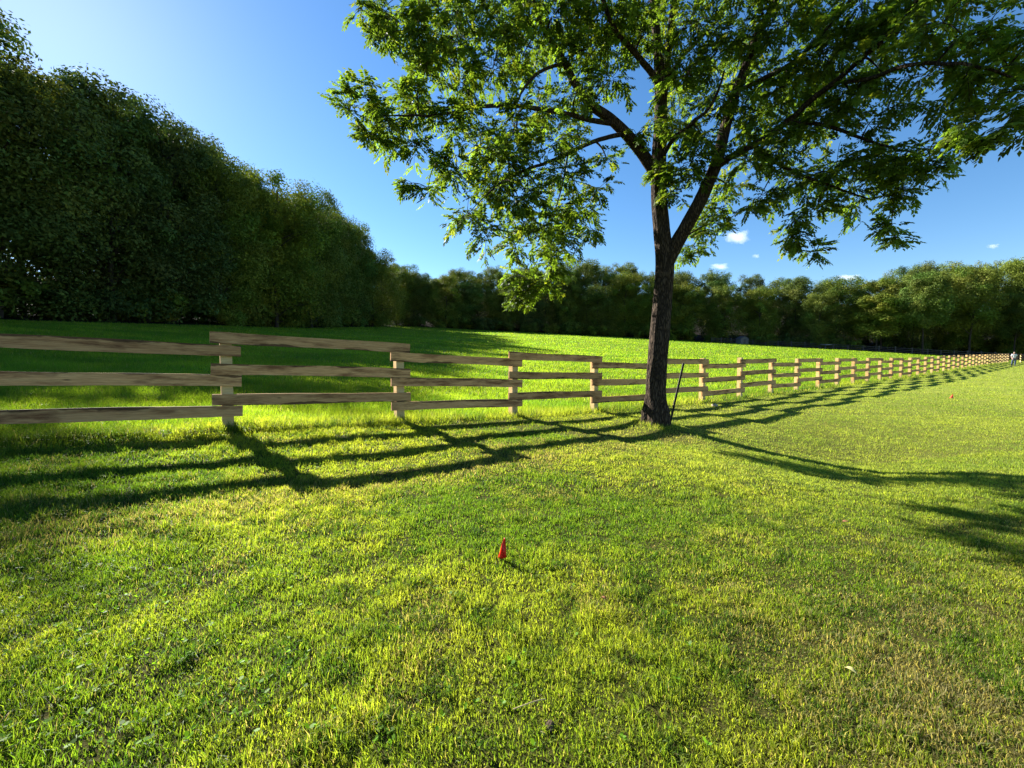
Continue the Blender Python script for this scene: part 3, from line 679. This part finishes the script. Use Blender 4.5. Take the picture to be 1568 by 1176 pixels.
# ------------------------------------------------------------------ marking flags
def flag(name, p, H, W, mat, lab, rz, curl):
    r = empty(name, tuple(p), rz); tag(r, lab, 'flag')
    m = MB(); m.tube([(0, 0, -.05), (0, 0, H*.5), (.002, 0, H+.004)], [.0018]*3, 6); m.build('wire_stake', M['steel'], r)
    N, K = 12, 14; vs = []; fs = []
    for i in range(N+1):
        t_ = i/N; z = H-t_*H*.80; wdt = W*(.12+.88*t_**.9)
        for k in range(K+1):
            a = curl*(k/K); rad = wdt/2.0
            vs.append((.002+rad*(1-math.cos(a))*.95-(.010*t_), rad*math.sin(a)*.8+.004*math.sin(t_*9+k*.5), z-.010*(k/K)*t_))
    nv = len(vs); K1 = K+1
    for i in range(N):
        for k in range(K): fs.append((i*K1+k, i*K1+k+1, (i+1)*K1+k+1, (i+1)*K1+k))
    m = MB(); m.add(vs, fs); o = m.build('pennant', mat, r, smooth=True); s = o.modifiers.new('thick', 'SOLIDIFY'); s.thickness = .0008
    return r
def vinyl(name, c, tr):
    t = NT(name); v = obj_coord(t); n = t.noise(v, 25); col = t.ramp(n, [(.3, tuple(x*.85 for x in c)), (.7, c)])
    b = t.bsdf(col, .38, .5); x = t.n('ShaderNodeBsdfTranslucent'); t.l(col, x.inputs[0]); m = t.n('ShaderNodeMixShader'); m.inputs[0].default_value = tr
    t.l(b.outputs[0], m.inputs[1]); t.l(x.outputs[0], m.inputs[2]); return t.done(m.outputs[0])
flag('marking_flag', hit(774, 862), .165, .062, vinyl('red_vinyl', (.80, .012, .012), .35), 'small red vinyl marking flag drooping in the near lawn', 2.9, 4.2)
flag('marking_flag', hit(1459, 611), .17, .13, vinyl('orange_vinyl', (.85, .12, .03), .35), 'small orange marking flag far off on the lawn by the long fence', 3.1, 3.4)

# ------------------------------------------------------------------ stones and clods
def lump(name, p, r, mat, seed, sq=(1, 1, .65), nn=1):
    import bmesh
    bm = bmesh.new(); g = random.Random(seed)
    for k in range(nn):
        off_ = Vector((0, 0, 0)) if k == 0 else Vector((g.uniform(-1, 1), g.uniform(-1, 1), g.uniform(-.2, .1)))*r*1.1
        rs = r if k == 0 else r*g.uniform(.35, .75)
        q = bmesh.ops.create_icosphere(bm, subdivisions=4, radius=rs)
        for v_ in q['verts']:
            c_ = v_.co/rs; f = 1+.55*(float(fbm(np.array(c_.x*1.7+seed+k), np.array(c_.y*1.7+c_.z*1.3), seed))-.5)+.25*(float(vnoise(c_.x*6+k, c_.z*6+c_.y*3, seed))-.5)
            v_.co = Vector((v_.co.x*f*sq[0], v_.co.y*f*sq[1], v_.co.z*f*sq[2]))+off_
    me = bpy.data.meshes.new(name); bm.to_mesh(me); bm.free(); me.materials.append(mat)
    me.polygons.foreach_set('use_smooth', [True]*len(me.polygons))
    o = bpy.data.objects.new(name, me); COL.objects.link(o); o.location = (p[0], p[1], p[2]+r*sq[2]*.35); return o
tag(lump('stone', hit(1094, 623), .085, M['stone'], 3), 'pale rounded stone in the grass just below the fence right of the big tree', 'stone')
tag(lump('dirt_clod', hit(843, 1116), .017, M['dirt'], 8, (1.1, 1, .8), 7), 'small crumbly dark dirt clod on the near lawn', 'dirt clod')
tag(lump('stone', hit(831, 1126), .009, M['stone'], 9), 'tiny pale pebble beside the dirt clod', 'stone')
p = hit(805, 1098); m = MB(); m.tube(smooth_path([p+np.array([-.05, -.01, .035]), p+np.array([-.01, .0, .042]), p+np.array([.05, .025, .042]), p+np.array([.08, .035, .038])], 5), [.0022]*16, 6)
tag(m.build('straw_stalk', simple('dry_stalk', (.42, .33, .17), .8)), 'single dry straw stalk lying on the near lawn', 'stalk')
def leaf_obj(px, py, L, lab, mat):
    p = hit(px, py); a_ = random.uniform(0, 6); m = MB(); c_, s_2 = math.cos(a_), math.sin(a_); vs = []
    K = 8
    for i in range(K+1):
        t_ = i/K; w_ = L*.28*math.sin(math.pi*min(1, t_*.98+.01))
        for sg in (-1, 0, 1):
            x_, y_ = (t_-.5)*L, sg*w_; vs.append((x_*c_-y_*s_2, x_*s_2+y_*c_, .01*math.sin(t_*3)+.006*abs(sg)))
    m.add(vs, [(i*3+j, i*3+j+1, i*3+j+4, i*3+j+3) for i in range(K) for j in range(2)])
    o = m.build('fallen_leaf', mat, smooth=True); o.location = (p[0], p[1], p[2]+.045); s = o.modifiers.new('t', 'SOLIDIFY'); s.thickness = .0006
    tag(o, lab, 'leaf'); return o
leaf_obj(924, 931, .035, 'small reddish brown fallen leaf on the near lawn right of the red flag', M['litter'])
leaf_obj(1302, 1044, .045, 'pale yellow fallen leaf on the near lawn at the right', simple('pale_leaf', (.45, .42, .16), .6))
leaf_obj(1295, 808, .07, 'small brown fallen leaf on the lawn below the tree shadow', M['litter'])

# ------------------------------------------------------------------ the person far off by the fence
pf = hit(1552, 561); sc = 1.72
per = empty('person_walking', tuple(pf)); per.name = 'person'; tag(per, 'distant person in a white shirt and blue jeans standing beside the long fence', 'person')
skin = simple('skin', (.42, .26, .19), .6); shirt = simple('white_shirt', (.75, .74, .76), .8, (.6, .6, .63)); jeans = simple('blue_jeans', (.07, .10, .17), .9, (.045, .06, .10)); hairm = simple('grey_hair', (.22, .20, .18), .8); shoe = simple('dark_shoes', (.05, .05, .055), .7)
def skinned(name, verts, edges, radii, mat, root=0, sub=2):
    me = bpy.data.meshes.new(name); me.from_pydata(verts, edges, []); me.materials.append(mat)
    o = bpy.data.objects.new(name, me); COL.objects.link(o); o.parent = per
    md = o.modifiers.new('skin', 'SKIN'); md.use_smooth_shade = True
    for i, r in enumerate(radii):
        rr3 = r if isinstance(r, tuple) else (r, r); me.skin_vertices[0].data[i].radius = rr3
    me.skin_vertices[0].data[root].use_root = True
    s = o.modifiers.new('sub', 'SUBSURF'); s.levels = sub; s.render_levels = sub; return o
bv = [(0, 0, .98), (0, .0, 1.12), (0, .01, 1.28), (0, .01, 1.40), (0, 0, 1.49), (0, -.01, 1.56), (0, -.02, 1.64), (0, -.01, 1.71),
      (.09, 0, .92), (.10, -.05, .52), (.11, .04, .10), (.11, -.09, .04), (-.09, 0, .92), (-.11, .06, .52), (-.12, .16, .12), (-.12, .04, .05),
      (.17, 0, 1.41), (.22, .02, 1.14), (.21, -.09, .90), (.205, -.12, .83), (-.17, 0, 1.41), (-.23, -.03, 1.15), (-.22, -.17, .95), (-.21, -.21, .88)]
be = [(0, 1), (1, 2), (2, 3), (3, 4), (4, 5), (5, 6), (6, 7), (0, 8), (8, 9), (9, 10), (10, 11), (0, 12), (12, 13), (13, 14), (14, 15), (3, 16), (16, 17), (17, 18), (18, 19), (3, 20), (20, 21), (21, 22), (22, 23)]
br = [(.13, .10), (.12, .095), (.14, .105), (.13, .09), .055, .07, .088, .06, .085, .062, .042, .035, .085, .062, .042, .035, .055, .042, .032, .028, .055, .042, .032, .028]
skinned('body', bv, be, br, skin)
for sx_, hx, hy, hz in ((1, .205, -.12, .83), (-1, -.21, -.21, .88)):         # five fingers each
    for k in range(5):
        o1 = (k-1.5)*.018 if k < 4 else 0; L = [.055, .07, .065, .05, .045][k]
        b0 = (hx+(0 if k < 4 else -sx_*.02), hy+o1-(.0 if k < 4 else .03), hz-.02); 
        e1 = (b0[0]-sx_*.006, b0[1]-.008, b0[2]-L*.6); e2 = (b0[0]-sx_*.02, b0[1]-.012, b0[2]-L)
        skinned('finger', [b0, e1, e2], [(0, 1), (1, 2)], [.009, .008, .006], skin, 0, 1)
skinned('shirt', [(0, 0, .93), (0, 0, 1.12), (0, .01, 1.28), (0, .01, 1.41), (0, 0, 1.47), (.17, 0, 1.42), (.215, .015, 1.20), (-.17, 0, 1.42), (-.225, -.02, 1.20)],
        [(0, 1), (1, 2), (2, 3), (3, 4), (3, 5), (5, 6), (3, 7), (7, 8)], [(.165, .13), (.15, .12), (.165, .13), (.15, .11), .07, .075, .062, .075, .062], shirt)
skinned('jeans', [(0, 0, .99), (0, 0, .93), (.09, 0, .86), (.10, -.05, .52), (.11, .04, .11), (-.09, 0, .86), (-.11, .06, .52), (-.12, .16, .13)],
        [(0, 1), (1, 2), (2, 3), (3, 4), (1, 5), (5, 6), (6, 7)], [(.155, .12), (.16, .125), .105, .08, .062, .105, .08, .062], jeans)
skinned('hair', [(0, .02, 1.67), (0, .01, 1.73)], [(0, 1)], [.098, .07], hairm)
for fx, fy in ((.11, .03), (-.12, .15)): skinned('shoe', [(fx, fy, .05), (fx, fy-.12, .04)], [(0, 1)], [(.05, .045), (.045, .035)], shoe)
per.rotation_euler = (0, 0, -.6)

# ------------------------------------------------------------------ sky, sun, clouds, camera
sd_ = ray(20, -40); sd_ /= np.linalg.norm(sd_); el = math.asin(sd_[2]); azs = math.atan2(sd_[0], sd_[1])
print('sun el', math.degrees(el), 'az', math.degrees(azs))
wld = bpy.data.worlds.new('World'); scene.world = wld; wld.use_nodes = True; nt = wld.node_tree; bg = nt.nodes['Background']
sky = nt.nodes.new('ShaderNodeTexSky'); sky.sky_type = 'NISHITA'; sky.sun_disc = False; sky.sun_elevation = el; sky.sun_rotation = azs
sky.air_density = 1.0; sky.dust_density = .12; sky.ozone_density = 2.6; sky.altitude = 300
hs = nt.nodes.new('ShaderNodeHueSaturation'); hs.inputs['Saturation'].default_value = 1.22; nt.links.new(sky.outputs[0], hs.inputs['Color']); nt.links.new(hs.outputs[0], bg.inputs[0]); bg.inputs[1].default_value = .052
sl_ = bpy.data.lights.new('sun', 'SUN'); sl_.energy = 5.0; sl_.angle = math.radians(.5); sl_.color = (1, .95, .86)
so = bpy.data.objects.new('sun', sl_); COL.objects.link(so); so.rotation_euler = Vector(sd_).to_track_quat('Z', 'Y').to_euler(); so.location = (-20, 10, 30)

t = NT('cloud_vapour'); tc = t.n('ShaderNodeTexCoord'); n = t.noise(tc.outputs['Generated'], 3.2, 6, .62)
ln = t.n('ShaderNodeVectorMath'); ln.operation = 'DISTANCE'; ln.inputs[1].default_value = (.5, .5, .5); t.l(tc.outputs['Generated'], ln.inputs[0])
mr = t.n('ShaderNodeMath'); mr.operation = 'MULTIPLY_ADD'; mr.inputs[1].default_value = -1.7; mr.inputs[2].default_value = .25; t.l(ln.outputs['Value'], mr.inputs[0])
ad = t.n('ShaderNodeMath'); ad.operation = 'ADD'; t.l(n, ad.inputs[0]); t.l(mr.outputs[0], ad.inputs[1])
mp = t.n('ShaderNodeMapRange'); mp.inputs[1].default_value = .22; mp.inputs[2].default_value = .62; mp.inputs[3].default_value = 0; mp.inputs[4].default_value = .014; t.l(ad.outputs[0], mp.inputs[0])
pv = t.n('ShaderNodeVolumePrincipled'); pv.inputs['Color'].default_value = (1, 1, 1, 1); pv.inputs['Anisotropy'].default_value = .2
t.l(mp.outputs[0], pv.inputs['Density']); t.l(pv.outputs[0], t.out.inputs['Volume']); M['cloud'] = t.m
import bmesh
for (px, py, w_, h_, lab) in ((1130, 363, 62, 34, 'largest white puff of cloud right of the trunk fork'), (1103, 408, 46, 17, 'thin low white cloud above the far wood right of the trunk'), (1158, 392, 20, 12, 'tiny cloud scrap between the two white clouds'), (1521, 377, 28, 12, 'faint cloud wisp low at the right edge of the sky'), (1300, 425, 60, 14, 'faint thin cloud just over the far treetops')):
    c_ = P(px, py, 2600); k_ = 2600/F; bm = bmesh.new(); bmesh.ops.create_icosphere(bm, subdivisions=3, radius=1)
    for v_ in bm.verts: v_.co = Vector((v_.co.x*w_*k_/2, v_.co.y*w_*k_*.35, v_.co.z*h_*k_/2))
    me = bpy.data.meshes.new('cloud'); bm.to_mesh(me); bm.free(); me.materials.append(M['cloud'])
    o = bpy.data.objects.new('cloud', me); COL.objects.link(o); o.location = tuple(c_); o.rotation_euler = (0, .08, 0)
    tag(o, lab, 'cloud', 'small clouds low in the sky')

cam = bpy.data.cameras.new('camera'); cam.sensor_width = 36; cam.lens = 36*F/1568; cam.clip_start = .05; cam.clip_end = 9000
co = bpy.data.objects.new('camera', cam); COL.objects.link(co); co.location = (0, 0, EYE); co.rotation_euler = (math.pi/2-PITCH, 0, 0); scene.camera = co
scene.view_settings.view_transform = 'Standard'; scene.view_settings.look = 'None'; scene.view_settings.exposure = 2.0; scene.view_settings.gamma = 1
scene.cycles.max_bounces = 6; scene.cycles.transparent_max_bounces = 4; scene.cycles.volume_bounces = 2; scene.cycles.use_denoising = True
